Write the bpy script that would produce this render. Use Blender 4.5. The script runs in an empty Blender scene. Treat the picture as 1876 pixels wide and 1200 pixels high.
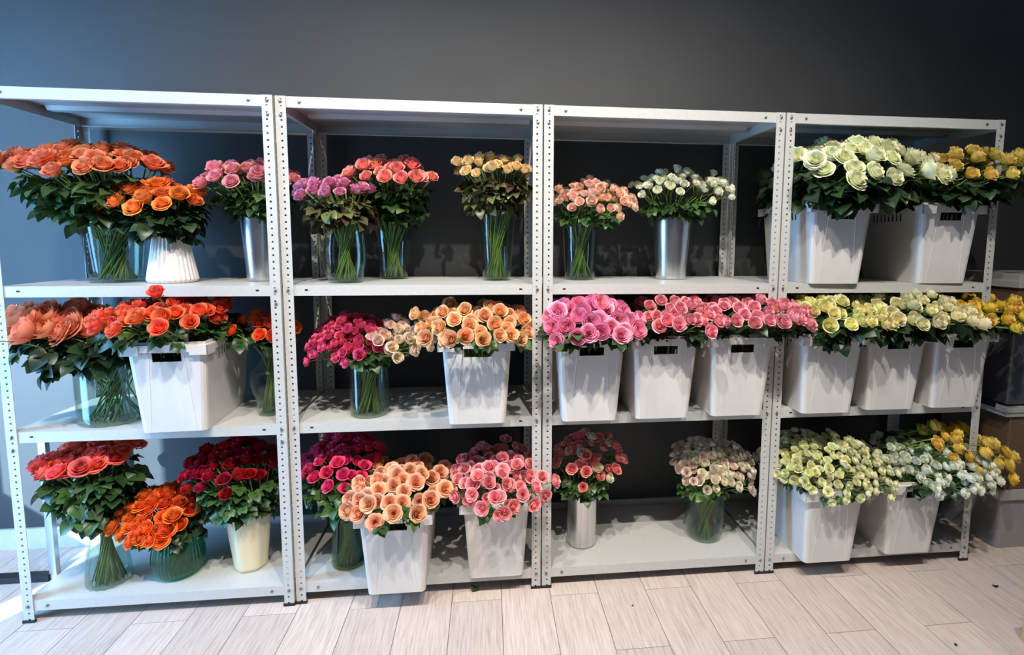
import bpy, bmesh, math, random
from mathutils import Vector, Matrix, Quaternion
R = random.Random(7)
PI = math.pi
sc = bpy.context.scene
C = sc.collection

# ------------------------------------------------------------------ camera
IW, IH = 1876, 1200
F, PX, PY = 979.63, 1001.19, 539.72
CAM = Vector((1.7809, -2.1318, 1.4714))
YAW, PITCH, ROLL = 0.10976, -0.09979, 0.00559
fw = Vector((math.sin(YAW)*math.cos(PITCH), math.cos(YAW)*math.cos(PITCH), math.sin(PITCH)))
r0 = Vector((math.cos(YAW), -math.sin(YAW), 0)); u0 = r0.cross(fw)
rt = r0*math.cos(ROLL)+u0*math.sin(ROLL); up = -r0*math.sin(ROLL)+u0*math.cos(ROLL)
cd = bpy.data.cameras.new('camera'); cam = bpy.data.objects.new('camera', cd); C.objects.link(cam)
M = Matrix((rt, up, -fw)).transposed().to_4x4(); M.translation = CAM; cam.matrix_world = M
cd.sensor_fit = 'HORIZONTAL'; cd.sensor_width = 36; cd.lens = F*36/IW
cd.shift_x = (IW/2-PX)/IW; cd.shift_y = (PY-IH/2)/IW; cd.clip_start = .05
sc.camera = cam
def at(u, v, Y):
    d = fw+rt*((u-PX)/F)-up*((v-PY)/F)
    return CAM+d*((Y-CAM.y)/d.y)

# ------------------------------------------------------------------ world, lights, exposure
vs = sc.view_settings
vs.view_transform = 'Standard'; vs.look = 'None'; vs.gamma = 1; vs.exposure = -0.1; vs.use_curve_mapping = False
sc.cycles.use_denoising = True
sc.cycles.transparent_max_bounces = 32
sc.cycles.max_bounces = 8
sc.cycles.caustics_reflective = False; sc.cycles.caustics_refractive = False
w = bpy.data.worlds.new('world'); sc.world = w; w.use_nodes = True
w.node_tree.nodes['Background'].inputs[0].default_value = (.55, .75, 1, 1)
w.node_tree.nodes['Background'].inputs[1].default_value = 1.0
def light(name, kind, loc, target, energy, color, **kw):
    l = bpy.data.lights.new(name, kind); l.energy = energy; l.color = color
    for k, v in kw.items(): setattr(l, k, v)
    o = bpy.data.objects.new(name, l); C.objects.link(o); o.location = loc
    o.rotation_euler = (Vector(target)-Vector(loc)).to_track_quat('-Z', 'Y').to_euler()
    return o
# sun entering by the opening in the left wall
SUN = Vector((.47, .80, -.36)).normalized()
light('sun', 'SUN', (-4, -6, 4), Vector((-4, -6, 4))+SUN, 22, (.62, .83, 1.0), angle=.01)
# sky light in the shop window of the left wall
light('window_daylight', 'AREA', (-1.17, -.40, 1.35), (1.0, .2, 1.35), 250, (.22, .54, 1.0), shape='RECTANGLE', size=1.2, size_y=2.8)
# track spots on the ceiling
for x, tx, e in ((.5, .55, 92), (1.35, 1.4, 108), (2.2, 2.2, 108), (3.0, 3.0, 80)):
    light('track_spot', 'SPOT', (x, -1.85, 3.7), (tx, .0, .45), e*2.7, (1, .93, .85), spot_size=math.radians(88), spot_blend=1.0, shadow_soft_size=.025)
# soft overhead fill added to lift the ambient level, no visible fixture
light('added_fill_light', 'AREA', (1.9, -2.2, 3.8), (1.9, -2.0, 0), 28, (1, .96, .92), shape='RECTANGLE', size=3.2, size_y=1.6)

# ------------------------------------------------------------------ helpers
def lin(c):
    return tuple((x/255/12.92 if x <= 10 else ((x/255+.055)/1.055)**2.4) for x in c)+(1,)
def tag(o, label=None, cat=None, group=None, kind=None):
    for k, v in (('label', label), ('category', cat), ('group', group), ('kind', kind)):
        if v: o[k] = v
    return o
def mesh(name, verts, faces, mats, smooth=False, idx=None):
    me = bpy.data.meshes.new(name); me.from_pydata([tuple(v) for v in verts], [], faces)
    for m in (mats if isinstance(mats, (list, tuple)) else [mats]): me.materials.append(m)
    if smooth: me.polygons.foreach_set('use_smooth', [True]*len(me.polygons))
    if idx: me.polygons.foreach_set('material_index', idx)
    return me
def bm_mesh(name, bm, mats, smooth=False):
    me = bpy.data.meshes.new(name); bmesh.ops.recalc_face_normals(bm, faces=bm.faces[:]); bm.to_mesh(me); bm.free()
    for m in (mats if isinstance(mats, (list, tuple)) else [mats]): me.materials.append(m)
    if smooth: me.polygons.foreach_set('use_smooth', [True]*len(me.polygons))
    return me
def put(name, data, parent=None, loc=(0, 0, 0), rot=None, scale=None):
    o = bpy.data.objects.new(name, data); C.objects.link(o); o.location = loc
    if rot is not None: o.rotation_mode = 'QUATERNION'; o.rotation_quaternion = rot
    if scale is not None: o.scale = scale if not isinstance(scale, (int, float)) else (scale,)*3
    if parent: o.parent = parent
    return o
def empty(name, loc, rz=0):
    o = put(name, None, None, loc); o.empty_display_size = .05; o.rotation_euler = (0, 0, rz); return o
class MB:
    def __init__(s): s.v = []; s.f = []
    def box(s, a, b):
        n = len(s.v); x0, y0, z0 = a; x1, y1, z1 = b
        s.v += [(x, y, z) for z in (z0, z1) for x, y in ((x0, y0), (x1, y0), (x1, y1), (x0, y1))]
        s.f += [tuple(n+i for i in q) for q in ((3, 2, 1, 0), (4, 5, 6, 7), (0, 1, 5, 4), (1, 2, 6, 5), (2, 3, 7, 6), (3, 0, 4, 7))]
        return s
    def tube(s, pts, rad, seg=6, cap=True):
        n = len(s.v); k = len(pts)
        for i, p in enumerate(pts):
            p = Vector(p); d = (Vector(pts[min(i+1, k-1)])-Vector(pts[max(i-1, 0)])).normalized()
            a = d.cross(Vector((1, .13, 0)) if abs(d.x) < .9 else Vector((0, 1, 0))).normalized(); b = d.cross(a)
            r = rad[i] if isinstance(rad, (list, tuple)) else rad
            s.v += [p+(a*math.cos(2*PI*j/seg)+b*math.sin(2*PI*j/seg))*r for j in range(seg)]
        for i in range(k-1):
            for j in range(seg):
                s.f.append((n+i*seg+j, n+i*seg+(j+1) % seg, n+(i+1)*seg+(j+1) % seg, n+(i+1)*seg+j))
        if cap:
            s.f.append(tuple(n+j for j in range(seg))[::-1]); s.f.append(tuple(n+(k-1)*seg+j for j in range(seg)))
        return s
    def build(s, name, mat, parent=None, smooth=False, loc=(0, 0, 0)):
        return put(name, mesh(name, s.v, s.f, mat, smooth), parent, loc)
def lathe(prof, seg=48, rib=None):
    """prof: list of (r, z); rib: (count, depth, first index, last index)"""
    v, f = [], []
    for i, (r, z) in enumerate(prof):
        for j in range(seg):
            a = 2*PI*j/seg; q = r
            if rib and rib[2] <= i <= rib[3]: q = r+rib[1]*math.cos(rib[0]*a)
            v.append((q*math.cos(a), q*math.sin(a), z))
    for i in range(len(prof)-1):
        for j in range(seg):
            f.append((i*seg+j, i*seg+(j+1) % seg, (i+1)*seg+(j+1) % seg, (i+1)*seg+j))
    f.append(tuple(range(seg))[::-1]); f.append(tuple((len(prof)-1)*seg+j for j in range(seg)))
    return v, f

# ------------------------------------------------------------------ materials
def nodes(name):
    m = bpy.data.materials.new(name); m.use_nodes = True; nt = m.node_tree
    return m, nt, nt.nodes, nt.links, nt.nodes['Principled BSDF']
def ramp(N, stops):
    r = N.new('ShaderNodeValToRGB'); e = r.color_ramp.elements
    while len(e) < len(stops): e.new(.5)
    for q, (p, c) in zip(e, stops): q.position = p; q.color = c
    return r
def plain(name, col, rough=.5, metal=0, noise=0, nscale=20, stretch=(1, 1, 1), bump=0, spec=.5):
    m, nt, N, L, P = nodes(name)
    P.inputs['Base Color'].default_value = col; P.inputs['Roughness'].default_value = rough; P.inputs['Metallic'].default_value = metal
    P.inputs['Specular IOR Level'].default_value = spec
    if noise or bump:
        tc = N.new('ShaderNodeTexCoord'); mp = N.new('ShaderNodeMapping'); mp.inputs['Scale'].default_value = stretch
        n = N.new('ShaderNodeTexNoise'); n.inputs['Scale'].default_value = nscale; n.inputs['Detail'].default_value = 4
        L.new(tc.outputs['Object'], mp.inputs[0]); L.new(mp.outputs[0], n.inputs['Vector'])
        if noise:
            r = ramp(N, [(.3, tuple(c*(1-noise) for c in col[:3])+(1,)), (.7, tuple(min(1, c*(1+noise*.5)) for c in col[:3])+(1,))])
            L.new(n.outputs[0], r.inputs[0]); L.new(r.outputs[0], P.inputs['Base Color'])
        if bump:
            b = N.new('ShaderNodeBump'); b.inputs['Strength'].default_value = bump; b.inputs['Distance'].default_value = .002
            L.new(n.outputs[0], b.inputs['Height']); L.new(b.outputs[0], P.inputs['Normal'])
    return m
M_WALL = plain('dark_wall_paint', lin((59, 60, 61)), .6, noise=.12, nscale=3, bump=.05)
M_WHITEWALL = plain('grey_wall_paint', lin((150, 150, 150)), .7, noise=.03)
M_BASE = plain('baseboard_paint', lin((208, 205, 200)), .5, noise=.05)
M_STEEL = plain('white_coated_steel', lin((190, 190, 186)), .38, noise=.05, nscale=60)
M_BOLT = plain('zinc_bolt', lin((140, 142, 145)), .35, .9)
M_DARK = plain('dark_slot', lin((22, 22, 24)), .7)
M_RUB = plain('black_plastic', lin((18, 18, 20)), .5)
M_CRATE = plain('grey_crate_plastic', lin((212, 210, 206)), .45, noise=.07, nscale=14, stretch=(1, 1, .35))
M_ALU = plain('brushed_aluminium', lin((215, 215, 215)), .27, 1, noise=.22, nscale=45, stretch=(1, 1, .03), bump=.35)
M_CERAM = plain('white_ribbed_ceramic', lin((228, 224, 220)), .55, noise=.06, nscale=8)
M_CREAM = plain('cream_pottery', lin((228, 214, 178)), .5, noise=.1, nscale=9, stretch=(1, 1, .4))
M_CARD = plain('brown_cardboard', lin((98, 78, 62)), .8, noise=.15, nscale=12)
M_TAPE = plain('parcel_tape', lin((118, 94, 74)), .35)
M_LIDW = plain('white_box_lid', lin((172, 172, 170)), .45, noise=.05)
M_TOTE = plain('smoky_tote_plastic', lin((82, 86, 98)), .3, noise=.2, nscale=5)
M_STAND = plain('silver_metal', lin((150, 158, 168)), .25, .95)
M_WOOD = plain('light_wood', lin((186, 158, 118)), .6, noise=.2, nscale=20, stretch=(1, 1, .1))
M_GLASSF = None
def glassy(name, tint, ior=.6, rough=.02, extra=.025):
    m, nt, N, L, P = nodes(name); N.remove(P)
    out = N['Material Output']; t = N.new('ShaderNodeBsdfTransparent'); t.inputs[0].default_value = tint+(1,)
    g = N.new('ShaderNodeBsdfGlossy'); g.inputs['Roughness'].default_value = rough; g.inputs[0].default_value = (.95, .97, 1, 1)
    fr = N.new('ShaderNodeLayerWeight'); fr.inputs[0].default_value = .5
    pw = N.new('ShaderNodeMath'); pw.operation = 'POWER'; pw.inputs[1].default_value = 4.0; L.new(fr.outputs['Facing'], pw.inputs[0])
    ad = N.new('ShaderNodeMath'); ad.operation = 'MULTIPLY_ADD'; ad.inputs[1].default_value = ior; ad.inputs[2].default_value = extra; ad.use_clamp = True
    mx = N.new('ShaderNodeMixShader'); L.new(pw.outputs[0], ad.inputs[0]); L.new(ad.outputs[0], mx.inputs[0])
    L.new(t.outputs[0], mx.inputs[1]); L.new(g.outputs[0], mx.inputs[2]); L.new(mx.outputs[0], out.inputs[0])
    return m
M_GLASS = glassy('clear_glass', (.88, .92, .90))
M_SMOKE = glassy('smoky_green_glass', (.76, .81, .70))
M_GREEN = glassy('deep_green_glass', (.32, .74, .58), extra=.05)
M_WATER = glassy('vase_water', (.95, .97, .93), ior=.12, extra=.004)
def plank_mat():
    m, nt, N, L, P = nodes('wood_look_tile')
    tc = N.new('ShaderNodeTexCoord'); oi = N.new('ShaderNodeObjectInfo')
    ad = N.new('ShaderNodeVectorMath'); ad.operation = 'ADD'; L.new(tc.outputs['Object'], ad.inputs[0])
    mu = N.new('ShaderNodeMath'); mu.operation = 'MULTIPLY'; mu.inputs[1].default_value = 37; L.new(oi.outputs['Random'], mu.inputs[0])
    L.new(mu.outputs[0], ad.inputs[1])
    mp = N.new('ShaderNodeMapping'); mp.inputs['Scale'].default_value = (1, .045, 1); L.new(ad.outputs[0], mp.inputs[0])
    n = N.new('ShaderNodeTexNoise'); n.inputs['Scale'].default_value = 150; n.inputs['Detail'].default_value = 5; n.inputs['Roughness'].default_value = .7
    L.new(mp.outputs[0], n.inputs['Vector'])
    r = ramp(N, [(.28, lin((168, 150, 140))), (.5, lin((199, 183, 173))), (.72, lin((214, 200, 190)))]); L.new(n.outputs[0], r.inputs[0])
    mr = N.new('ShaderNodeMapRange'); mr.inputs[3].default_value = .9; mr.inputs[4].default_value = 1.06; L.new(oi.outputs['Random'], mr.inputs[0])
    hs = N.new('ShaderNodeHueSaturation'); L.new(mr.outputs[0], hs.inputs['Value']); L.new(r.outputs[0], hs.inputs['Color'])
    L.new(hs.outputs[0], P.inputs['Base Color']); P.inputs['Roughness'].default_value = .5
    b = N.new('ShaderNodeBump'); b.inputs['Strength'].default_value = .25; b.inputs['Distance'].default_value = .001
    L.new(n.outputs[0], b.inputs['Height']); L.new(b.outputs[0], P.inputs['Normal'])
    return m
M_PLANK = plank_mat(); M_GROUT = plain('dark_joint', lin((92, 80, 74)), .9)
def translucent(nt, N, L, P, colsock, fac):
    tr = N.new('ShaderNodeBsdfTranslucent'); L.new(colsock, tr.inputs[0])
    mx = N.new('ShaderNodeMixShader'); mx.inputs[0].default_value = fac
    L.new(P.outputs[0], mx.inputs[1]); L.new(tr.outputs[0], mx.inputs[2]); L.new(mx.outputs[0], N['Material Output'].inputs[0])
def petal_mat(name, outer, centre, rim):
    outer, centre, rim = [tuple(min(252, c+(255-c)*.04) for c in q) for q in (outer, centre, rim)]
    m, nt, N, L, P = nodes(name)
    a = N.new('ShaderNodeAttribute'); a.attribute_name = 'layer'
    b = N.new('ShaderNodeAttribute'); b.attribute_name = 'edge'
    oi = N.new('ShaderNodeObjectInfo')
    r1 = ramp(N, [(0, lin(centre)), (.75, lin(outer)), (1, lin(outer))]); L.new(a.outputs['Fac'], r1.inputs[0])
    pw = N.new('ShaderNodeMath'); pw.operation = 'POWER'; pw.inputs[1].default_value = 3.0; L.new(b.outputs['Fac'], pw.inputs[0])
    ml = N.new('ShaderNodeMath'); ml.operation = 'MULTIPLY'; ml.inputs[1].default_value = .6; L.new(pw.outputs[0], ml.inputs[0])
    mx = N.new('ShaderNodeMix'); mx.data_type = 'RGBA'; L.new(ml.outputs[0], mx.inputs[0]); L.new(r1.outputs[0], mx.inputs[6]); mx.inputs[7].default_value = lin(rim)
    hs = N.new('ShaderNodeHueSaturation'); L.new(mx.outputs[2], hs.inputs['Color'])
    h = N.new('ShaderNodeMapRange'); h.inputs[3].default_value = .49; h.inputs[4].default_value = .51; L.new(oi.outputs['Random'], h.inputs[0]); L.new(h.outputs[0], hs.inputs['Hue'])
    mq = N.new('ShaderNodeMath'); mq.operation = 'MULTIPLY'; mq.inputs[1].default_value = 7.31; L.new(oi.outputs['Random'], mq.inputs[0])
    fr = N.new('ShaderNodeMath'); fr.operation = 'FRACT'; L.new(mq.outputs[0], fr.inputs[0])
    v = N.new('ShaderNodeMapRange'); v.inputs[3].default_value = .88; v.inputs[4].default_value = 1.08; L.new(fr.outputs[0], v.inputs[0]); L.new(v.outputs[0], hs.inputs['Value'])
    L.new(hs.outputs[0], P.inputs['Base Color']); P.inputs['Roughness'].default_value = .55; P.inputs['Specular IOR Level'].default_value = .25
    translucent(nt, N, L, P, hs.outputs[0], .3)
    return m
def leaf_mat(name, dark, light_, rough=.38):
    m, nt, N, L, P = nodes(name)
    oi = N.new('ShaderNodeObjectInfo'); r = ramp(N, [(0, lin(dark)), (1, lin(light_))]); L.new(oi.outputs['Random'], r.inputs[0])
    tc = N.new('ShaderNodeTexCoord'); n = N.new('ShaderNodeTexNoise'); n.inputs['Scale'].default_value = 60; L.new(tc.outputs['Object'], n.inputs['Vector'])
    v = N.new('ShaderNodeMapRange'); v.inputs[3].default_value = .7; v.inputs[4].default_value = 1.3; L.new(n.outputs[0], v.inputs[0])
    hs = N.new('ShaderNodeHueSaturation'); L.new(v.outputs[0], hs.inputs['Value']); L.new(r.outputs[0], hs.inputs['Color'])
    L.new(hs.outputs[0], P.inputs['Base Color']); P.inputs['Roughness'].default_value = rough
    translucent(nt, N, L, P, hs.outputs[0], .15)
    return m
LEAF = {'green': leaf_mat('rose_leaf_green', (38, 66, 34), (72, 104, 52)),
        'dark': leaf_mat('rose_leaf_dark', (22, 43, 25), (46, 72, 38)),
        'bronze': leaf_mat('rose_leaf_bronze', (62, 40, 34), (96, 104, 58)),
        'light': leaf_mat('rose_leaf_light', (60, 92, 40), (98, 128, 62))}
M_STEM = plain('rose_stem', lin((116, 140, 58)), .5, noise=.25, nscale=30)

# ------------------------------------------------------------------ the setting
WY = .545
tag(MB().box((-1.2, WY, 0), (6.2, WY+.1, 3.9)).build('wall_back', M_WALL), kind='structure')
wl = MB()                                             # left wall with the tall opening the sun comes through
OY0, OY1, OZ = -2.03, -1.62, 2.2
VY0, VY1, VZ0, VZ1 = -1.58, -.66, .82, 1.72           # and the shop window beside it
wl.box((-1.3, -4.1, 0), (-1.2, OY0, 3.9)).box((-1.3, OY1, 0), (-1.2, VY0, 3.9)).box((-1.3, OY0, OZ), (-1.2, OY1, 3.9))
wl.box((-1.3, VY0, 0), (-1.2, VY1, VZ0)).box((-1.3, VY0, VZ1), (-1.2, VY1, 3.9)).box((-1.3, VY1, 0), (-1.2, WY, 3.9))
tag(wl.build('wall_left', M_WHITEWALL), kind='structure')
tag(MB().box((-1.3, -4.2, 0), (6.2, -4.1, 3.9)).build('wall_front', M_WHITEWALL), kind='structure')
tag(MB().box((6.1, -4.1, 0), (6.2, WY, 3.9)).build('wall_right', M_WALL), kind='structure')
tag(MB().box((-1.3, -4.2, 3.9), (6.2, WY+.1, 4.0)).build('ceiling', M_WHITEWALL), kind='structure')
tag(MB().box((-1.2, WY-.013, 0), (6.1, WY, .1)).build('baseboard_back', M_BASE), kind='structure')
floor = tag(MB().box((-1.3, -4.2, -.08), (6.2, WY+.1, -.0015)).build('floor', M_GROUT), kind='structure')
PW, PL, X0 = .2026, 1.2, .007
pm = {}
for k in range(-6, 31):
    off = -.055 if k % 2 == 0 else -.374
    y = off-3*PL
    while y < WY:
        a, b = max(y+.0012, -4.1), min(y+PL-.0012, WY-.013)
        if b-a > .02:
            key = round(b-a, 3)
            if key not in pm:
                q = MB().box((.0012, 0, -.012), (PW-.0012, b-a, 0)); pm[key] = mesh('plank', q.v, q.f, M_PLANK)
            put('plank', pm[key], floor, (X0+k*PW, a, 0))
        y += PL

# ------------------------------------------------------------------ shelving units
SW, SD, SH = .994, .5, 2.0
Z1, Z2, Z3 = .086, .7526, 1.2975
LIP, PWD, TH = .04, .038, .002
def post_mesh(sx, sy):
    bm = bmesh.new(); p, h, c = .025, .0034, .021
    def strip(mp):
        xs = [0, c-h, c+h, PWD]; zs = []
        n = int(SH/p)
        for i in range(n): zs += [i*p, i*p+p/2-h, i*p+p/2+h]
        zs.append(n*p)
        g = [[bm.verts.new(mp(x, z)) for x in xs] for z in zs]
        for i in range(len(zs)-1):
            for j in range(3):
                if j == 1 and i % 3 == 1: continue
                bm.faces.new((g[i][j], g[i][j+1], g[i+1][j+1], g[i+1][j]))
    strip(lambda x, z: (sx*x, 0, z)); strip(lambda x, z: (0, sy*x, z))
    bmesh.ops.remove_doubles(bm, verts=bm.verts[:], dist=1e-5)
    bmesh.ops.recalc_face_normals(bm, faces=bm.faces[:])
    bmesh.ops.solidify(bm, geom=bm.faces[:], thickness=TH)
    return bm_mesh('post', bm, M_STEEL)
posts = {(sx, sy): post_mesh(sx, sy) for sx in (1, -1) for sy in (1, -1)}
def foot_mesh(sx, sy):
    q = MB(); e = .003
    def bx(x0, x1, y0, y1):
        q.box((min(sx*x0, sx*x1), min(sy*y0, sy*y1), -.002), (max(sx*x0, sx*x1), max(sy*y0, sy*y1), .011))
    bx(-e, PWD+e, -e, .007); bx(-e, .007, .007, PWD+e)
    return mesh('foot', q.v, q.f, M_RUB)
feet = {k: foot_mesh(*k) for k in posts}
def shelf_mesh():
    q = MB(); x0, x1, y0, y1 = .0035, SW-.0035, .003, SD-.003; t = .0016
    q.box((x0, y0, -t), (x1, y1, 0))
    q.box((x0, y0, -LIP), (x1, y0+t, -t)); q.box((x0, y1-t, -LIP), (x1, y1, -t))
    q.box((x0, y0+t, -LIP), (x0+t, y1-t, -t)); q.box((x1-t, y0+t, -LIP), (x1, y1-t, -t))
    q.box((x0+t, y0+t, -LIP), (x1-t, y0+.018, -LIP+t)); q.box((x0+t, y1-.018, -LIP), (x1-t, y1-t, -LIP+t))
    return mesh('shelf', q.v, q.f, M_STEEL)
shelf_me = shelf_mesh()
rq = MB()                                            # folded stiffening rib below a shelf
prof = [(.07, 0), (.082, -.016), (.118, -.016), (.13, 0)]
for a, b in zip(prof, prof[1:]):
    n = len(rq.v); rq.v += [(.03, a[0], a[1]-.0016), (SW-.03, a[0], a[1]-.0016), (SW-.03, b[0], b[1]-.0016), (.03, b[0], b[1]-.0016)]; rq.f.append((n, n+1, n+2, n+3))
rib_me = mesh('stiffener', rq.v, rq.f, M_STEEL)
bq = MB(); v_, f_ = lathe([(.0058, 0), (.0058, .002), (.0045, .0042), (.002, .005)], 8)
bolt_me = mesh('bolt', [(x, -z, y) for x, y, z in v_], [tuple(reversed(q)) for q in f_], M_BOLT)
slot_me = mesh('slot', *(lambda q: (q.v, q.f))(MB().box((-.006, -.0006, -.0032), (.006, .001, .0032))), M_DARK)
UL = ['white perforated steel shelving unit filled with orange, coral and red roses',
      'white perforated steel shelving unit holding peach crates and three top glass vases',
      'white perforated steel shelving unit with three pink rose crates on its middle shelf',
      'white perforated steel shelving unit filled with white, cream and yellow roses beside stacked boxes']
for i in range(4):
    u = tag(empty('shelving_unit', (i+.003, -.008 if i == 0 else 0, 0)), UL[i], 'shelving unit', 'shelving units in a row along the wall')
    for cx, cy, sx, sy in ((0, 0, 1, 1), (SW, 0, -1, 1), (0, SD, 1, -1), (SW, SD, -1, -1)):
        put('post', posts[sx, sy], u, (cx, cy, 0)); put('foot', feet[sx, sy], u, (cx, cy, 0))
    for z in (Z1, Z2, Z3, SH):
        s = put('shelf', shelf_me, u, (0, 0, z-.0005))
        put('stiffener', rib_me, s); put('stiffener', rib_me, s, (0, .2, 0))
        for x in (.0185, SW-.0185):
            put('bolt', bolt_me, u, (x, -.0005, z-.02))
            if z == SH or (z != Z1 and i == 0): put('bolt', bolt_me, u, (x, -.0005, z-.07))
        for x in (.085, SW-.085): put('slot', slot_me, s, (x, .003, -.018)) if (z in (Z2, Z3)) else put('bolt', bolt_me, s, (x, .003, -.02))

# ------------------------------------------------------------------ crates
CH, CBW, CBD, CTW, CTD = .345, .222, .375, .268, .43
def crate_body():
    bm = bmesh.new(); rc = .018
    rows = [0, .012, .785*CH, .882*CH, CH-.004]
    def dims(z): t = z/CH; return (CBW+(CTW-CBW)*t)/2, (CBD+(CTD-CBD)*t)/2
    hx = [-.049, .049]; hy = [-.10+.0125*k for k in range(17)]
    ring_of, holes = [], set()
    def ring(z):
        X, Y = dims(z); r = rc; o = []
        def arc(cx, cy, a0): return [(cx+r*math.cos(a0+PI/2*k/3), cy+r*math.sin(a0+PI/2*k/3)) for k in range(4)]
        o += arc(-X+r, -Y+r, PI); o += [(hx[0], -Y), (hx[1], -Y)]
        o += arc(X-r, -Y+r, 1.5*PI); o += [(X, y) for y in hy]
        o += arc(X-r, Y-r, 0); o += [(hx[1], Y), (hx[0], Y)]
        o += arc(-X+r, Y-r, PI/2); o += [(-X, y) for y in reversed(hy)]
        return [bm.verts.new((x, y, z)) for x, y in o]
    rs = [ring(z) for z in rows]; n = len(rs[0])
    hole = {4}                                          # front hand hole
    hole |= {10+k for k in range(0, 16, 2)}             # side vents
    hole |= {10+17+4}                                   # rear hand hole
    hole |= {37+k for k in range(0, 16, 2)}
    for i in range(len(rs)-1):
        for j in range(n):
            if i == 2 and j in hole: continue
            bm.faces.new((rs[i][j], rs[i][(j+1) % n], rs[i+1][(j+1) % n], rs[i+1][j]))
    bm.faces.new(rs[0][::-1])
    bmesh.ops.recalc_face_normals(bm, faces=bm.faces[:])
    bmesh.ops.solidify(bm, geom=bm.faces[:], thickness=.0035)
    return bm_mesh('body', bm, M_CRATE)
def crate_rim():
    q = MB(); X, Y = CTW/2, CTD/2; e = .012; t = .004
    def frame(z0, z1, e0, e1):
        q.box((-X-e1, -Y-e1, z0), (X+e1, -Y-e0, z1)); q.box((-X-e1, Y+e0, z0), (X+e1, Y+e1, z1))
        q.box((-X-e1, -Y-e0, z0), (-X-e0, Y+e0, z1)); q.box((X+e0, -Y-e0, z0), (X+e1, Y+e0, z1))
    frame(CH-.036, CH-.013, e-t, e)
    frame(CH-.013, CH-.010, -.004, e)
    frame(CH-.010, CH, -.004, .001)
    for sx in (-1, 1):
        for sy in (-1, 1):
            a = [sx*(X+e+.0015), sx*(X-.05)]; b = [sy*(Y+e+.0015), sy*(Y+e-t)]
            q.box((min(a), min(b), CH-.047), (max(a), max(b), CH-.012))
            a = [sx*(X+e+.0015), sx*(X+e-t)]; b = [sy*(Y+e+.0015), sy*(Y-.05)]
            q.box((min(a), min(b), CH-.047), (max(a), max(b), CH-.012))
    return mesh('rim', q.v, q.f, M_CRATE)
def crate_ridge(s):
    q = MB(); xb, xt = s*.078, s*.058; zt = CH*.86
    yb, yt = -CBD/2, -(CBD+(CTD-CBD)*.86)/2; d = .0009; h = .002
    for x0, x1, y0, z in ((xb-h, xb+h, yb, .004), (xt-h, xt+h, yt, zt)):
        q.v += [(x0, y0+.001, z), (x0+h, y0-d, z), (x1, y0+.001, z)]
    q.f = [(0, 1, 4, 3), (1, 2, 5, 4), (0, 3, 5, 2), (0, 2, 1), (3, 4, 5)]
    return mesh('ridge', q.v, q.f, M_CRATE)
CB, CR, CG = crate_body(), crate_rim(), (crate_ridge(-1), crate_ridge(1))
def crate(x, yf, z, label, rz=0):
    o = tag(empty('flower_crate', (x, yf+CBD/2, z), rz), 'grey plastic crate holding '+label, 'crate', 'grey plastic flower crates')
    put('body', CB, o); put('rim', CR, o); put('ridge', CG[0], o); put('ridge', CG[1], o)
CRATES = {
 'T9': (3.25, -.015, Z3, 'greenish white roses on the top shelf', -.02), 'T10': (3.757, -.005, Z3, 'yellow roses on the top shelf', -.03),
 'M2': (.603, -.05, Z2, 'vermilion roses on the middle shelf', .05), 'M5': (1.7375, -.067, Z2, 'peach roses on the middle shelf', 0),
 'M6': (2.186, -.075, Z2, 'hot pink cupped roses on the middle shelf', 0), 'M7': (2.487, -.071, Z2, 'pink roses, in the middle of three crates', 0),
 'M8': (2.81, -.067, Z2, 'pink roses, beside the pale yellow roses', 0), 'M9': (3.205, -.07, Z2, 'pale lemon roses on the middle shelf', 0),
 'M10': (3.512, -.05, Z2, 'cream roses on the middle shelf', 0), 'M11': (3.82, -.047, Z2, 'deep yellow roses on the middle shelf', 0),
 'B5': (1.417, -.1, Z1, 'peach roses on the bottom shelf', 0), 'B6': (1.81, -.035, Z1, 'pink spray roses on the bottom shelf', 0),
 'B9': (3.249, -.076, Z1, 'pale yellow spray roses on the bottom shelf', 0), 'B10': (3.65, -.05, Z1, 'white spray roses and yellow roses on the bottom shelf', 0)}
for k, (x, yf, z, lb, rz) in CRATES.items(): crate(x, yf, z+.0005, lb, rz)

# ------------------------------------------------------------------ vases
def smoothp(pts, n=14):
    """Catmull-Rom through (r, z) control points"""
    o = []; P = [pts[0]]+pts+[pts[-1]]
    per = max(2, n//(len(pts)-1))
    for i in range(1, len(P)-2):
        for k in range(per):
            t = k/per; a, b, c, d = P[i-1], P[i], P[i+1], P[i+2]
            o.append(tuple(.5*(2*b[j]+(c[j]-a[j])*t+(2*a[j]-5*b[j]+4*c[j]-d[j])*t*t+(3*b[j]-a[j]-3*c[j]+d[j])*t**3) for j in (0, 1)))
    o.append(pts[-1]); return o
VASES = {}
def vase(key, name, label, x, y, z, ctrl, mat, wall=.003, base=.008, rib=None, water=None, group=None, seg=48):
    pr = smoothp(ctrl); n = len(pr)
    inner = [(max(.004, r-wall), max(zz, base)) for r, zz in pr if zz > base*.9]
    full = [(pr[0][0]*.9, 0)]+pr+[(pr[-1][0]-wall*.5, pr[-1][1]+.001)]+inner[::-1]
    rb = (rib[0], rib[1], 1, n) if rib else None
    v, f = lathe(full, seg, rb)
    o = tag(empty(name, (x, y, z+.0005)), label, 'vase', group)
    put('body', mesh('body', v, f, mat, True), o)
    if water:
        wp = [(max(.004, r-wall-.0008), zz) for r, zz in pr if base < zz < water]
        wp = [(wp[0][0], base+.0005)]+wp+[(wp[-1][0], water)]
        v, f = lathe(wp, 32); put('water', mesh('water', v, f, M_WATER, True), o)
    VASES[key] = (x, y, z, pr)
    return o
G = 'clear glass vases'
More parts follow.
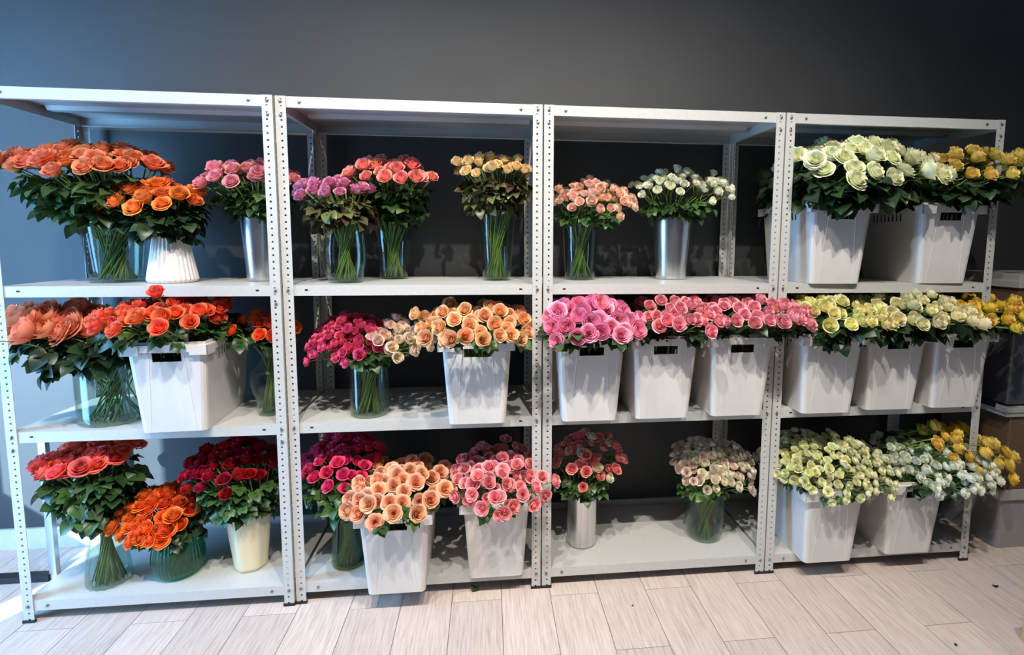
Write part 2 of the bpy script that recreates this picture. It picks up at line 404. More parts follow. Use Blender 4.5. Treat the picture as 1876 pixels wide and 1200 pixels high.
vase('T1', 'glass_vase', 'wide flared clear glass vase holding coral roses on the top shelf', .285, .215, Z3, [(.088, 0), (.096, .08), (.104, .16), (.112, .24)], M_GLASS, water=.17, group=G)
vase('T2', 'ribbed_vase', 'white ribbed ceramic vase, wide at the base, holding orange roses', .515, .18, Z3, [(.08, 0), (.088, .012), (.086, .03), (.072, .11), (.058, .195)], M_CERAM, rib=(30, .0016), wall=.006, seg=240)
vase('T3', 'metal_bucket', 'aluminium flower bucket holding pink roses beside the steel posts', .828, .255, Z3, [(.056, 0), (.062, .09), (.068, .18), (.074, .268)], M_ALU, wall=.002, group='aluminium buckets')
vase('T4', 'glass_vase', 'bulging clear glass vase holding lilac pink roses', 1.2, .145, Z3, [(.066, 0), (.078, .06), (.082, .12), (.077, .18), (.068, .235)], M_GLASS, water=.185, group=G)
vase('T5', 'glass_vase', 'flared clear glass vase holding coral pink roses', 1.355, .365, Z3, [(.062, 0), (.068, .08), (.075, .16), (.082, .255)], M_GLASS, water=.165, group=G)
vase('T6', 'glass_vase', 'tall flared clear glass vase holding cream yellow roses', 1.82, .26, Z3, [(.062, 0), (.068, .1), (.075, .2), (.082, .3)], M_GLASS, water=.21, group=G)
vase('T7', 'glass_vase', 'clear glass vase holding blush peach spray roses', 2.2, .285, Z3, [(.07, 0), (.074, .08), (.078, .16), (.083, .25)], M_GLASS, water=.18, group=G)
vase('T8', 'metal_bucket', 'flared aluminium bucket holding ivory white spray roses', 2.635, .3, Z3, [(.068, 0), (.074, .09), (.081, .18), (.088, .285)], M_ALU, wall=.002, group='aluminium buckets')
vase('M1', 'glass_vase', 'broad clear glass cylinder vase holding large peach coral roses', .295, .138, Z2, [(.118, 0), (.125, .015), (.126, .12), (.126, .24)], M_GLASS, water=.165, group=G)
vase('M3', 'glass_vase', 'small round-bellied glass vase with narrow neck holding orange roses', .882, .15, Z2, [(.05, 0), (.052, .03), (.058, .07), (.074, .12), (.073, .17), (.05, .2), (.034, .22), (.036, .25), (.052, .285)], M_GLASS, water=.13, group=G)
vase('M4', 'glass_vase', 'straight clear glass vase holding magenta and blush spray roses', 1.29, .105, Z2, [(.072, 0), (.078, .012), (.079, .1), (.08, .235)], M_GLASS, water=.16, group=G)
vase('B1', 'glass_vase', 'tall fluted clear glass vase holding coral red roses', .245, .1, Z1, [(.07, 0), (.075, .012), (.073, .07), (.062, .15), (.05, .23), (.047, .285)], M_GLASS, rib=(16, .003), water=.2, group=G, seg=128)
vase('B2', 'glass_bowl', 'deep green ribbed glass bowl holding a dome of orange roses', .495, .13, Z1, [(.055, 0), (.082, .02), (.094, .06), (.094, .1), (.086, .14), (.08, .165)], M_GREEN, rib=(40, .0016), wall=.004, seg=200)
vase('B3', 'cream_vase', 'cream pottery vase with uneven rim holding dark red roses', .77, .155, Z1, [(.062, 0), (.068, .06), (.076, .13), (.082, .19), (.086, .25)], M_CREAM, wall=.006, rib=(7, .0018))
vase('B4', 'glass_vase', 'smoky glass vase, narrower at the top, holding hot pink roses', 1.18, .135, Z1, [(.066, 0), (.072, .012), (.07, .07), (.063, .15), (.057, .25)], M_SMOKE, water=.19)
vase('B7', 'metal_bucket', 'aluminium cylinder bucket holding salmon pink and cream spray roses', 2.205, .19, Z1, [(.066, 0), (.068, .08), (.07, .16), (.073, .25)], M_ALU, wall=.002, group='aluminium buckets')
vase('B8', 'glass_vase', 'rounded clear glass vase holding cream spray roses on the bottom shelf', 2.79, .178, Z1, [(.062, 0), (.078, .025), (.088, .09), (.09, .15), (.088, .23)], M_GLASS, water=.17, group=G)

# ------------------------------------------------------------------ roses: shared shapes
def bloom_data(layers, seed, nu=6, nv=6):
    """layers: (petals, radius, height, curl, width); unit bloom: radius about 1, base at z = 0"""
    rr = random.Random(seed); v, f, lay, edg = [], [], [], []
    nl = len(layers); ph = rr.random()*6
    for li, (n, Rr, Hh, curl, wd) in enumerate(layers):
        ph += .9
        for k in range(n):
            th0 = ph+2*PI*k/n+rr.uniform(-.12, .12); R1 = Rr*rr.uniform(.93, 1.07); H1 = Hh*rr.uniform(.94, 1.05); cu = curl*rr.uniform(.7, 1.3)
            b = len(v); tilt = rr.uniform(-.08, .08); spiral = .10*R1
            for i in range(nv+1):
                t = i/nv
                ww = wd*PI/n*(math.sin(PI*(.12+.60*t))**.7)
                for j in range(nu+1):
                    s = j/nu*2-1
                    tt = t*(1-.13*abs(s)**2.5*(t**2))
                    r = R1*(1-(1-tt)**2.3)**.85*(.98-.0*t)+spiral*s*.6
                    z = H1*tt
                    c = max(0, tt-.62)/.38
                    r += cu*c**2*(.55+.45*abs(s)); z -= cu*.55*c**2.5*(.4+.6*abs(s))
                    tip = max(0, 1-abs(s)*2.2)*max(0, t-.7)/.3; r += tip*(.04+.12*max(0, cu)); z += tip*.05*(1 if cu < .2 else -.2)
                    a = th0+s*ww+tilt*t
                    v.append((r*math.cos(a), r*math.sin(a), z)); lay.append(li/(nl-1)); edg.append(max(t**1.5, abs(s)**3*t))
            for i in range(nv):
                for j in range(nu):
                    q = b+i*(nu+1)+j; f.append((q, q+1, q+nu+2, q+nu+1))
    return v, f, lay, edg
BLOOMS = {
 'std': [bloom_data([(2, .10, 1.28, .0, 1.6), (3, .22, 1.34, .02, 1.5), (3, .36, 1.34, .05, 1.45), (4, .5, 1.28, .1, 1.4), (5, .66, 1.18, .2, 1.35), (5, .78, 1.0, .32, 1.35)], s) for s in (1, 2, 3)],
 'bud': [bloom_data([(2, .14, 1.55, .0, 1.6), (3, .3, 1.6, .02, 1.5), (3, .48, 1.55, .06, 1.5), (4, .66, 1.45, .14, 1.45), (4, .78, 1.25, .26, 1.4)], s) for s in (4, 5)],
 'open': [bloom_data([(2, .1, .95, .0, 1.6), (3, .2, 1.0, .03, 1.5), (4, .33, 1.02, .06, 1.45), (5, .47, .98, .1, 1.4), (5, .62, .9, .18, 1.4), (6, .76, .76, .28, 1.35), (6, .86, .58, .34, 1.3)], s) for s in (6, 7, 8)],
 'cup': [bloom_data([(3, .1, .9, .0, 1.5), (4, .2, .95, .0, 1.5), (5, .32, 1.02, .0, 1.4), (5, .46, 1.08, -.03, 1.4), (5, .62, 1.14, -.06, 1.45), (5, .8, 1.15, -.04, 1.45), (5, .93, .98, .1, 1.4)], s) for s in (9, 10)],
 'ball': [bloom_data([(2, .12, 1.02, .0, 1.6), (3, .28, 1.1, .0, 1.5), (4, .46, 1.14, -.03, 1.45), (5, .68, 1.12, -.04, 1.45), (5, .88, 1.0, .06, 1.4)], s, 5, 5) for s in (21, 22, 23)],
 'spray': [bloom_data([(2, .12, 1.1, .0, 1.6), (3, .28, 1.15, .02, 1.5), (4, .46, 1.14, .06, 1.45), (5, .66, 1.05, .14, 1.4), (5, .84, .82, .26, 1.35)], s, 5, 5) for s in (11, 12, 13)]}
_bl = {}
def bloom_mesh(kind, var, mat):
    k = (kind, var, mat.name)
    if k not in _bl:
        v, f, lay, edg = BLOOMS[kind][var]
        me = mesh('bloom', v, f, mat, True)
        for nm, dat in (('layer', lay), ('edge', edg)):
            a = me.attributes.new(nm, 'FLOAT', 'POINT'); a.data.foreach_set('value', dat)
        _bl[k] = me
    return _bl[k]
def leaf_data(nleaf, seed):
    """a compound rose leaf of unit length along +x, leaflets folded along the midrib and drooping"""
    rr = random.Random(seed); v, f = [], []
    def leaflet(px, pz, ang, L, W, droop):
        b = len(v); n = 5; fold = rr.uniform(.15, .4); dx, dy = math.cos(ang), math.sin(ang)
        for i in range(n+1):
            t = i/n; w = W*math.sin(PI*min(1, t**.8*.96+.02))**.9; zc = pz-droop*L*t*t+.05*L*math.sin(PI*t)
            for s in (-1, 0, 1):
                lx, ly = L*t, s*w
                v.append((px+lx*dx-ly*dy, lx*dy+ly*dx, zc+abs(s)*w*fold))
        for i in range(n):
            for j in range(2):
                q = b+i*3+j; f.append((q, q+1, q+4, q+3))
    drp = rr.uniform(.1, .3)
    rz = lambda x: .06*math.sin(PI*x)-drp*x*x
    leaflet(.5, rz(.5), rr.uniform(-.1, .1), .5, .225, rr.uniform(.15, .45))
    pairs = (nleaf-1)//2
    for k in range(pairs):
        px = .46-.24*k
        for s in (-1, 1): leaflet(px, rz(px), s*rr.uniform(.75, 1.1), .42-.06*k, .185-.02*k, rr.uniform(.1, .5))
    n = len(v)
    for i in range(4):
        x = .52*i/3; v.extend([(x, -.01, rz(x)), (x, .01, rz(x)), (x, 0, rz(x)-.015)])
    for i in range(3):
        for j in range(3): f.append((n+i*3+j, n+i*3+(j+1) % 3, n+i*3+3+(j+1) % 3, n+i*3+3+j))
    return v, f
LEAVES = {k: [mesh('leaf', *leaf_data(nl, s), m, True) for nl, s in ((3, 1), (5, 2), (3, 3), (5, 4), (3, 5))] for k, m in LEAF.items()}
cv, cf = [], []                                        # green cup and sepals below a bloom
for k in range(5):
    a = 2*PI*k/5; n = len(cv)
    for r, z, wdt in ((.10, -.12, .5), (.30, .08, .5), (.52, .22, .22), (.74, .12, .02)):
        for s in (-1, 1): cv.append((r*math.cos(a+s*wdt), r*math.sin(a+s*wdt), z))
    cf += [(n, n+1, n+3, n+2), (n+2, n+3, n+5, n+4), (n+4, n+5, n+7, n+6)]
SEPAL = mesh('sepals', cv, cf, LEAF['light'], True)

def sample(n, p, rr, ymin=-1):
    """n well spaced points in the superellipse |a|^p+|b|^p < 1"""
    pts = []
    while len(pts) < n:
        best, bd = None, -1
        for _ in range(14):
            while True:
                a, b = rr.uniform(-1, 1), rr.uniform(ymin, 1)
                if abs(a)**p+abs(b)**p < 1: break
            d = min([(a-q[0])**2+(b-q[1])**2 for q in pts] or [9])
            if d > bd: best, bd = (a, b), d
        pts.append(best)
    return pts
def quat(zdir, spin): return Vector(zdir).to_track_quat('Z', 'Y') @ Quaternion((0, 0, 1), spin)
NROSE = 0
def rose(name, label, group, foot, mouth, ztop, heads, dia, mat, types, leafkind, nleaf, lsize, rr, lean):
    """one rose: foot point, a point it passes at the container's mouth, bloom positions with facing directions"""
    global NROSE; NROSE += 1
    o = tag(empty(name, foot), label, 'rose', group)
    top = sum((h for h, _ in heads), Vector())/len(heads); q = MB()
    join = top if len(heads) == 1 else mouth.lerp(top, .72)-Vector((0, 0, .012))
    def path(a, m, b, n):
        o_ = []
        for i in range(n+1):
            t = i/n; o_.append(a*(1-t)**2+m*2*t*(1-t)+b*t*t)
        return o_
    low = [foot, foot.lerp(mouth, .5), mouth]
    bend = (mouth+join)/2+(join-mouth).length*.16*Vector((0, 0, 1))-Vector(((join-mouth).x, (join-mouth).y, 0))*.10
    upper = path(mouth, bend, join, 5)
    pts = low+upper[1:]
    if len(heads) == 1: pts[-1] = join-heads[0][1]*(.0*dia)
    q.tube([p-foot for p in pts], .0026 if len(heads) == 1 else .0022, 6)
    for h, d in heads:
        if len(heads) > 1:
            tip = h; q.tube([p-foot for p in (join, join.lerp(tip, .55)-d*.004+Vector((0, 0, .004)), tip)], .0013, 5)
    put('stem', mesh('stem', q.v, q.f, M_STEM, True), o)
    for h, d in heads:
        ty = rr.choice(types); sz = dia/2*rr.uniform(.88, 1.1)
        sp = quat(d, rr.uniform(0, 6.28))
        b = put('bloom', bloom_mesh(ty, rr.randrange(len(BLOOMS[ty])), mat), o, h-foot, sp, (sz, sz, sz*rr.uniform(.92, 1.05)))
        put('sepals', SEPAL, b)
    seglen = (join-mouth).length
    for k in range(nleaf):
        t = rr.uniform(.05, .68); p = upper[min(5, int(t*5))].lerp(upper[min(5, int(t*5)+1)], t*5-int(t*5))
        if p.z < ztop: p = upper[2] if upper[2].z > ztop else upper[4]
        az = math.atan2(lean.y, lean.x)+rr.gauss(0, .9) if lean.length > .01 else rr.uniform(0, 6.28)
        el = rr.uniform(-.75, .2); d = Vector((math.cos(az)*math.cos(el), math.sin(az)*math.cos(el), math.sin(el)))
        yy = Vector((0, 0, 1)).cross(d).normalized(); zz = d.cross(yy)
        m = Matrix((d, yy, zz)).transposed().to_quaternion() @ Quaternion((1, 0, 0), rr.gauss(0, .45))
        s = lsize*rr.uniform(.7, 1.2)
        put('leaf', rr.choice(LEAVES[leafkind]), o, p-foot, m, s)
    return o

def bunch(key, name, label, group, box, yc, ry, n, dia, cols, types=('std', 'std', 'bud'), leaf='green', nleaf=4, lsize=.085, spray=1, p=2.2, where=None, extra=(), rise=0, out=1.0, spread=.032, face=.38, lab2=None):
    """heads fill a cap whose outline runs through the box (pixels) at depth yc"""
    rr = random.Random(key+'x'); n = int(n*(1.12 if spray > 1 else 1.5 if key in ('M5', 'M7', 'M8', 'M9', 'M10', 'M11') else 1.22)); dia *= 1.12
    mats = [petal_mat('petal_'+key+str(i), *c) for i, c in enumerate(cols)]
    if (where or key) in CRATES: yc -= .06 if key[0] == 'M' else .035; ry += .035
    u0_, v0_, u1_, v1_ = box; um, vm = (u0_+u1_)/2, (v0_+v1_)/2
    xl, xr = at(u0_, vm, yc).x, at(u1_, vm, yc).x
    zt = at(um, v0_, yc+ry*.35).z; zb = at(um, v1_, yc-ry).z
    xc, rx = (xl+xr)/2, (xr-xl)/2; drop = max(.0, zt-zb)
    key2 = where or key
    xtra = {i: t for i, t in (lab2 or {}).items()}
    if key2 in VASES:
        vx, vy, vz, pr = VASES[key2]; isv = True
        hm = pr[-1][1]; rb = pr[0][0]-.012; nr, nz = min((r, z) for r, z in pr if z > .45*hm)
        if nr > .85*pr[-1][0]: nr, nz = pr[-1][0], hm
        rm, zn = nr-.014, nz
    else:
        x, yf, z, _, rz = CRATES[key2]; isv = False
        vx, vy, vz, hm = x, yf+CBD/2, z, CH
    pts = [(a, b, None) for a, b in sample(n, p, rr)]+[(0, 0, Vector(at(*e))) for e in extra]
    for ip, (a, b, fixed) in enumerate(pts):
        lb = xtra.get(ip-n) or label+(', in its front row' if b < -.4 else ', in its back row' if b > .4 else '')
        if fixed is None:
            h = Vector((xc+a*rx, yc+b*ry, zt-drop*(.5*(a*a*.9+max(0, -b)**1.6*1.1)+.28*max(0, -b))+rr.gauss(0, .011)+rise*a))
            if b > 0: h.z -= drop*.12*b*b
        else: h = fixed; a = max(-1, min(1, (h.x-xc)/rx)); b = max(-1, min(1, (h.y-yc)/ry))
        px = round(h.x)                                  # keep blooms clear of the posts, the shelf above and the boxes
        if 0 <= px <= 4 and abs(h.x-px) < .04+dia*.55 and -.05 < h.y < .05+dia*.5: h.y = -.02-dia*.7 if h.y < .035 else .055+dia*.55
        zc = {Z1: Z2, Z2: Z3, Z3: SH}[vz]-.062
        if h.y > -.04 and fixed is None: h.z = min(h.z, zc)
        if h.x > 4.14: h.y = min(h.y, -.01)
        if isv:
            ang = math.atan2(b, a); rad = min(1, math.hypot(a, b))
            mouth = Vector((vx+math.cos(ang)*rad*rm, vy+math.sin(ang)*rad*rm, vz+zn))
            ang2 = ang+PI+rr.uniform(.3, 1.1)
            fr = rb*max(.45, rad**.5)*rr.uniform(.75, 1); foot = Vector((vx+math.cos(ang2)*fr, vy+math.sin(ang2)*fr, vz+.011))
        else:
            mouth = Vector((vx+max(-.95, min(.95, a))*(CTW/2-.02), vy+b*(CTD/2-.025), vz+CH-.015))
            foot = Vector((vx+a*(CBW/2-.03), vy+b*(CBD/2-.04), vz+.008))
        d = (h-mouth); 
        if d.length < .06: d = Vector((d.x, d.y, .06))
        d = (d.normalized()*out+Vector((a*.35, b*.35-face, .32))).normalized()
        lean = Vector((a, b, 0))
        if spray > 1:
            k = rr.choice((spray-1, spray, spray, spray+1)); heads = []
            ph = rr.uniform(0, 6.28); t1 = d.cross(Vector((.3, .2, 1))).normalized(); t2 = d.cross(t1)
            for i in range(k):
                an = ph+2*PI*i/k+rr.uniform(-.3, .3); ro = spread*rr.uniform(.65, 1.1) if k > 1 else 0
                off = t1*math.cos(an)*ro+t2*math.sin(an)*ro+d*rr.uniform(-.016, .012)
                heads.append((h+off, (d+off*14).normalized()))
        else: heads = [(h, (d+Vector((rr.gauss(0, .16), rr.gauss(0, .16), 0))).normalized())]
        rose(name, lb, group, foot, mouth, vz+hm+.012, heads, dia, rr.choice(mats), types, leaf, nleaf, lsize, rr, lean)

# ------------------------------------------------------------------ the bunches, shelf by shelf
# top shelves
bunch('T1', 'coral_rose', 'coral rose in the wide flared glass vase on the top shelf', 'coral roses in the flared vase', (14, 287, 298, 330), .16, .13, 42, .072, [((242, 140, 88), (246, 114, 46), (248, 176, 138))], types=('open', 'std', 'std'), nleaf=5, lsize=.12, leaf='green', extra=((148, 284, .3),), lab2={0: 'lone coral rose standing above the others against the steel post'})
bunch('T2', 'orange_rose', 'bright orange rose in the white ribbed ceramic vase', 'orange roses in the ribbed vase', (196, 352, 362, 386), .16, .11, 28, .066, [((250, 148, 62), (255, 116, 16), (255, 176, 100))], types=('open', 'std'), nleaf=4, lsize=.1, leaf='dark')
bunch('T3', 'pink_rose', 'soft pink rose in the aluminium bucket beside the steel posts', 'pink roses in the tall bucket', (380, 318, 542, 342), .21, .11, 28, .056, [((240, 150, 152), (235, 114, 124), (248, 188, 188))], nleaf=4, lsize=.08)
bunch('T4', 'lilac_rose', 'lilac pink rose with bronze leaves in the bulging glass vase', 'lilac roses in the bulging vase', (545, 343, 676, 366), .15, .1, 26, .05, [((224, 136, 176), (208, 94, 150), (240, 178, 208))], nleaf=4, lsize=.085, leaf='bronze')
bunch('T5', 'pink_rose', 'coral pink rose in the flared glass vase behind the lilac roses', 'coral pink roses in the flared vase', (638, 304, 792, 350), .22, .11, 26, .056, [((250, 152, 140), (245, 116, 110), (252, 190, 176))], nleaf=5, lsize=.09)
bunch('T6', 'cream_rose', 'cream yellow rose with reddish leaves in the tall glass vase', 'cream yellow roses in the tall vase', (838, 302, 966, 327), .2, .1, 32, .046, [((246, 220, 150), (236, 186, 70), (250, 226, 196))], types=('bud', 'std'), nleaf=5, lsize=.085, leaf='bronze')
bunch('T7', 'spray_rose', 'blush peach spray rose in the glass vase on the top shelf', 'blush spray roses in glass', (1026, 350, 1156, 386), .24, .1, 23, .042, [((250, 208, 180), (244, 164, 132), (252, 226, 206))], types=('ball', 'bud'), nleaf=3, lsize=.07, spray=3, leaf='green')
bunch('T8', 'spray_rose', 'ivory white spray rose in the flared aluminium bucket', 'ivory spray roses in the bucket', (1166, 326, 1328, 362), .24, .1, 24, .037, [((245, 246, 222), (236, 239, 190), (250, 250, 236))], types=('ball', 'bud'), nleaf=4, lsize=.08, spray=3, leaf='green')
bunch('T9', 'white_rose', 'greenish white rose in the crate on the top shelf', 'greenish white roses in the top crate', (1458, 276, 1700, 338), .09, .19, 46, .078, [((245, 246, 206), (236, 240, 172), (249, 249, 228))], types=('open', 'std'), p=3.5, nleaf=5, lsize=.14, leaf='dark')
bunch('T10', 'yellow_rose', 'yellow rose in the crate on the top shelf beside white roses', 'yellow roses in the top crate', (1716, 291, 1868, 328), .09, .18, 32, .06, [((250, 224, 100), (252, 208, 44), (250, 240, 176))], p=3.5, nleaf=5, lsize=.12, leaf='dark')
# middle shelves
bunch('M1', 'coral_rose', 'large peach coral cupped rose in the broad glass cylinder', 'large coral roses in the glass cylinder', (22, 580, 196, 632), .11, .12, 25, .088, [((246, 145, 100), (236, 98, 58), (252, 178, 142))], types=('cup', 'cup', 'open'), nleaf=5, lsize=.13, leaf='dark', face=.95)
bunch('M2', 'vermilion_rose', 'vermilion rose in the crate beside the broad glass cylinder', 'vermilion roses in the crate', (212, 560, 404, 612), .1, .17, 36, .058, [((252, 102, 58), (248, 76, 34), (255, 150, 110))], p=3, nleaf=4, lsize=.09, leaf='green', extra=((291, 546, -.06), (401, 567, .1), (395, 590, .05)), lab2={0: 'single vermilion rose standing tall above the crate, before the upper shelf'})
bunch('M3', 'orange_rose', 'fiery orange rose in the small round-bellied glass vase', 'orange roses in the small vase', (428, 594, 542, 620), .15, .09, 12, .056, [((252, 104, 42), (246, 78, 20), (255, 150, 96))], nleaf=3, lsize=.085, leaf='dark')
bunch('M4', 'spray_rose', 'magenta spray rose in the straight glass vase', 'magenta spray roses in the straight vase', (576, 590, 700, 664), .11, .11, 30, .04, [((226, 62, 114), (200, 26, 80), (242, 130, 166))], types=('spray', 'ball'), nleaf=2, lsize=.07, spray=4)
bunch('M4b', 'spray_rose', 'blush cream spray rose beside the magenta ones in the straight vase', 'blush spray roses in the straight vase', (690, 606, 780, 656), .06, .08, 12, .044, [((248, 218, 198), (238, 174, 160), (252, 234, 222)), ((244, 224, 190), (236, 196, 150), (250, 236, 216))], types=('ball', 'bud'), nleaf=2, lsize=.07, spray=3, where='M4')
bunch('M5', 'peach_rose', 'peach rose in the crate on the middle shelf', 'peach roses in the middle crate', (778, 574, 962, 626), .06, .17, 34, .056, [((248, 196, 136), (244, 156, 82), (252, 220, 186))], p=3.5, nleaf=2, lsize=.08, extra=((824, 563, .1), (770, 580, .0)), lab2={0: 'tallest peach rose rising from the crate on the middle shelf', 1: 'peach rose leaning out of its crate towards the blush spray roses'})
bunch('M6', 'pink_rose', 'hot pink cupped garden rose in the crate on the middle shelf', 'hot pink cupped roses', (1002, 560, 1160, 628), .04, .16, 40, .066, [((250, 160, 196), (230, 66, 118), (252, 200, 220))], types=('cup', 'cup', 'open'), p=3.2, nleaf=4, lsize=.1)
bunch('M7', 'pink_rose', 'pink rose in the middle crate of the three pink ones', 'pink roses in the middle crate of three', (1178, 553, 1296, 602), .06, .17, 36, .052, [((248, 158, 168), (236, 92, 116), (252, 206, 210))], p=3.5, nleaf=3, lsize=.08, leaf='dark')
bunch('M8', 'pink_rose', 'pink rose in the crate next to the pale lemon roses', 'pink roses next to the lemon ones', (1300, 554, 1452, 602), .06, .17, 40, .054, [((248, 162, 174), (238, 98, 122), (252, 208, 212))], p=3.5, nleaf=3, lsize=.08, leaf='dark')
bunch('M9', 'yellow_rose', 'pale lemon rose in the crate on the middle shelf', 'pale lemon roses', (1464, 555, 1588, 602), .06, .17, 32, .056, [((249, 243, 168), (245, 234, 118), (252, 249, 210))], p=3.5, nleaf=4, lsize=.11, leaf='dark')
bunch('M10', 'cream_rose', 'cream rose in the crate between lemon and deep yellow roses', 'cream roses in the middle crate', (1592, 546, 1742, 602), .07, .17, 38, .056, [((249, 242, 194), (245, 232, 150), (252, 249, 224))], p=3.5, nleaf=4, lsize=.11, leaf='dark')
bunch('M11', 'yellow_rose', 'deep yellow rose in the crate beside the smoky storage box', 'deep yellow roses', (1732, 556, 1866, 602), .07, .17, 30, .056, [((248, 212, 56), (250, 192, 22), (250, 234, 140))], types=('bud', 'std'), p=3.5, nleaf=3, lsize=.1, leaf='dark')
# bottom shelves
bunch('B1', 'coral_rose', 'coral red rose in the tall fluted glass vase', 'coral red roses in the fluted vase', (74, 826, 236, 878), .12, .11, 32, .07, [((246, 98, 80), (236, 68, 60), (252, 146, 126))], types=('open', 'std'), nleaf=6, lsize=.11, leaf='green', rise=.03)
bunch('B2', 'orange_rose', 'orange rose packed in the dome over the green glass bowl', 'orange roses in the green bowl', (222, 912, 354, 1004), .12, .12, 50, .062, [((250, 118, 30), (248, 88, 8), (255, 150, 80))], types=('open', 'std'), nleaf=2, lsize=.07, leaf='dark')
bunch('B3', 'red_rose', 'dark red rose in the cream pottery vase', 'dark red roses', (352, 824, 502, 910), .17, .13, 44, .054, [((176, 14, 34), (136, 4, 20), (192, 34, 52))], nleaf=4, lsize=.085)
bunch('B4', 'hot_pink_rose', 'hot pink rose in the smoky glass vase', 'hot pink roses', (562, 816, 694, 898), .17, .14, 44, .052, [((242, 58, 116), (222, 24, 88), (248, 114, 156))], nleaf=4, lsize=.1)
bunch('B5', 'peach_rose', 'peach rose in the crate on the bottom shelf', 'peach roses in the bottom crate', (650, 866, 820, 950), .05, .17, 44, .06, [((250, 192, 144), (244, 154, 96), (252, 216, 186))], types=('std', 'open'), p=3.2, nleaf=2, lsize=.09)
bunch('B6', 'spray_rose', 'pink spray rose in the crate on the bottom shelf', 'pink spray roses in the crate', (846, 846, 1002, 928), .08, .17, 24, .05, [((250, 164, 166), (244, 128, 134), (253, 200, 198))], types=('spray', 'open'), p=3, nleaf=2, lsize=.08, spray=3, spread=.036)
bunch('B7', 'spray_rose', 'salmon pink or cream spray rose in the aluminium cylinder', 'mixed spray roses in the aluminium cylinder', (1026, 804, 1134, 886), .19, .12, 26, .046, [((250, 152, 144), (242, 118, 112), (252, 188, 180)), ((248, 144, 138), (240, 110, 108), (252, 182, 174)), ((240, 228, 198), (230, 206, 150), (246, 238, 220))], types=('ball', 'std'), nleaf=3, lsize=.08, spray=2)
bunch('B8', 'spray_rose', 'cream spray rose in the rounded glass vase', 'cream spray roses in the rounded vase', (1240, 818, 1376, 904), .17, .12, 36, .039, [((249, 241, 216), (243, 224, 178), (252, 246, 232)), ((246, 228, 210), (226, 180, 150), (246, 232, 220))], types=('ball', 'ball', 'spray'), nleaf=2, lsize=.07, spray=5, leaf='light')
bunch('B9', 'spray_rose', 'pale yellow spray rose in the crate on the bottom shelf', 'pale yellow spray roses', (1424, 812, 1606, 910), .07, .17, 42, .036, [((247, 246, 196), (241, 238, 150), (251, 250, 224))], types=('ball', 'ball', 'spray'), p=3, nleaf=3, lsize=.07, spray=5, leaf='green')
bunch('B10', 'spray_rose', 'white spray rose in the crate beside the yellow roses', 'white spray roses on the bottom shelf', (1618, 822, 1784, 906), .07, .16, 40, .041, [((246, 249, 232), (234, 240, 196), (250, 251, 242))], types=('ball', 'bud'), p=3, nleaf=3, lsize=.08, spray=4, leaf='dark')
bunch('B11', 'yellow_rose', 'golden yellow rose leaning out of the white spray rose crate', 'golden yellow roses on the bottom shelf', (1690, 790, 1832, 884), .08, .1, 30, .062, [((252, 216, 78), (252, 196, 34), (252, 236, 156))], types=('open', 'std'), nleaf=3, lsize=.09, where='B10', rise=-.05)

# ------------------------------------------------------------------ boxes beside the shelving
def box_thing(name, label, cat, x0, x1, y0, y1, z0, z1, mat, lid=None, group=None):
    o = tag(empty(name, ((x0+x1)/2, (y0+y1)/2, z0)), label, cat, group)
    X, Y, H = (x1-x0)/2, (y1-y0)/2, z1-z0
    return o, X, Y, H
def tapered(name, mat, parent, X, Y, H, t, z0=0):
    bm = bmesh.new(); rs = []
    for z, k in ((z0, t), (H, 0)):
        x, y = X-k, Y-k; r = .02
        rs.append([bm.verts.new((sx*(x-r)+r*math.cos(a0+PI/2*j/3), sy*(y-r)+r*math.sin(a0+PI/2*j/3), z)) for sx, sy, a0 in ((1, 1, 0), (-1, 1, PI/2), (-1, -1, PI), (1, -1, 1.5*PI)) for j in range(4)])
    n = 16
    for j in range(n): bm.faces.new((rs[0][j], rs[0][(j+1) % n], rs[1][(j+1) % n], rs[1][j]))
    bm.faces.new(rs[0][::-1]); bm.faces.new(rs[1])
    return put(name, bm_mesh(name, bm, mat), parent)
GB = 'storage boxes stacked beside the shelving'
o, X, Y, H = box_thing('storage_box', 'grey plastic storage box with pale rim at the bottom of the stack', 'box', 4.205, 4.66, .06, .42, 0, .305, M_CRATE, group=GB)
M_GREYBOX = plain('grey_box_plastic', lin((150, 150, 152)), .4, noise=.1, nscale=8)
tapered('body', M_GREYBOX, o, X, Y, H-.05, .015)
q = MB().box((-X-.012, -Y-.012, H-.05), (X+.012, Y+.012, H)); q.build('rim', M_LIDW, o)
MB().box((-X+.12, -Y-.014, H-.042), (-X+.24, -Y-.011, H-.016)).build('hand_slot', M_DARK, o)
o, X, Y, H = box_thing('cardboard_box', 'tall brown cardboard box above the grey plastic storage box', 'box', 4.215, 4.62, .055, .43, .306, .665, M_CARD, group=GB)
MB().box((-X, -Y, 0), (X, Y, H)).build('carton', M_CARD, o)
MB().box((-X-.001, -Y-.001, .0), (-X+.006, -Y+.006, H)).build('edge_tape', M_TAPE, o)
o, X, Y, H = box_thing('storage_box', 'smoky see-through storage box standing on a white lid', 'box', 4.19, 4.62, .05, .44, .666, 1.09, M_TOTE, group=GB)
MB().box((-X-.006, -Y-.006, 0), (X+.006, Y+.006, .022)).box((-X-.012, -Y-.012, .022), (X+.012, Y+.012, .04)).build('white_lid', M_LIDW, o)
for yy in (-Y*.5, Y*.35):
    MB().box((-X-.016, yy-.05, .03), (-X-.010, yy+.05, .058)).build('clip', M_RUB, o)
b = tapered('body', M_TOTE, o, X-.004, Y-.004, H-.03, .02, .05)
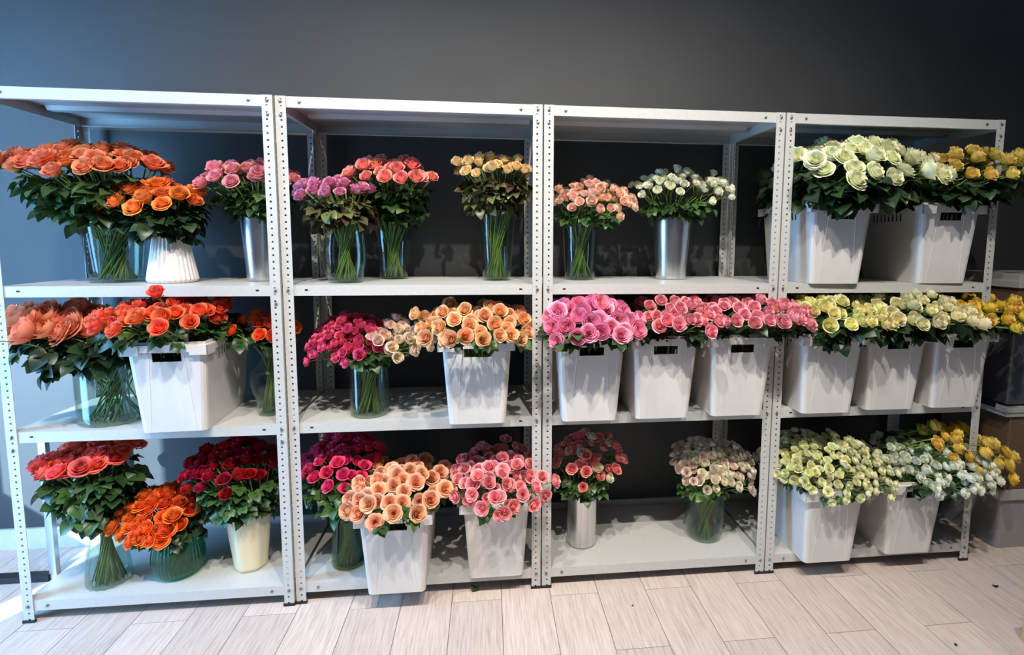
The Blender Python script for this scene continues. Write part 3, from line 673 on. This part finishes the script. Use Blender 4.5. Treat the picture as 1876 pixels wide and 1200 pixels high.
MB().box((-X-.008, -Y-.008, H-.03), (X+.008, Y+.008, H)).build('rim', M_GREYBOX, o)
o, X, Y, H = box_thing('cardboard_box', 'brown box closed with a white lid on top of the stack', 'box', 4.20, 4.62, .06, .44, 1.091, 1.33, M_CARD, group=GB)
MB().box((-X, -Y, 0), (X, Y, H-.06)).build('carton', M_CARD, o)
MB().box((-X-.012, -Y-.012, H-.06), (X+.012, Y+.012, H-.03)).box((-X-.004, -Y-.004, H-.03), (X+.004, Y+.004, H)).build('white_lid', M_LIDW, o)

# ------------------------------------------------------------------ metal stand by the left end, stool, litter on the floor
o = tag(empty('metal_stand', (-.092, .275, 0)), 'slim metal upright on a black floor rail beside the shelving', 'stand')
MB().box((-.014, -.012, 0), (.014, .012, .66)).build('upright', M_STAND, o)
MB().box((-.85, -.02, 0), (-.0145, .02, .028)).build('floor_rail', M_RUB, o)
o = tag(empty('step_stool', (3.95, -.64, 0)), 'low wooden stool with a white top standing on the tiles', 'stool')
MB().box((-.2, -.16, .13), (.2, .16, .155)).build('seat', M_LIDW, o)
for sx in (-1, 1):
    for sy in (-1, 1): MB().box((sx*.18-.02, sy*.14-.02, 0), (sx*.18+.02, sy*.14+.02, .13)).build('leg', M_WOOD, o)
lf = LEAF['light']
v, f = leaf_data(3, 77)
o = put('fallen_leaf', mesh('fallen_leaf', v[:18], [q for q in f if max(q) < 18], lf, True), None, (1.68, -.035, .011), Quaternion((0, 0, 1), .9), .085)
tag(o, 'single green rose leaf lying on the floor tiles', 'leaf')
for x, y, s, lb in ((3.95, -.22, .05, 'dark dry leaf scrap lying on the tiles before the box stack'), (3.479, -.49, .028, 'small dry leaf scrap near the bottom edge of the tiles'), (2.37, -.165, .018, 'tiny dry stem scrap on the tiles before the aluminium cylinder')):
    o = put('dry_leaf', mesh('dry_leaf', v[:18], [q for q in f if max(q) < 18], M_DARK, True), None, (x-s*.5, y, .006), Quaternion((0, 0, 1), R.uniform(0, 3)), s)
    tag(o, lb, 'leaf')
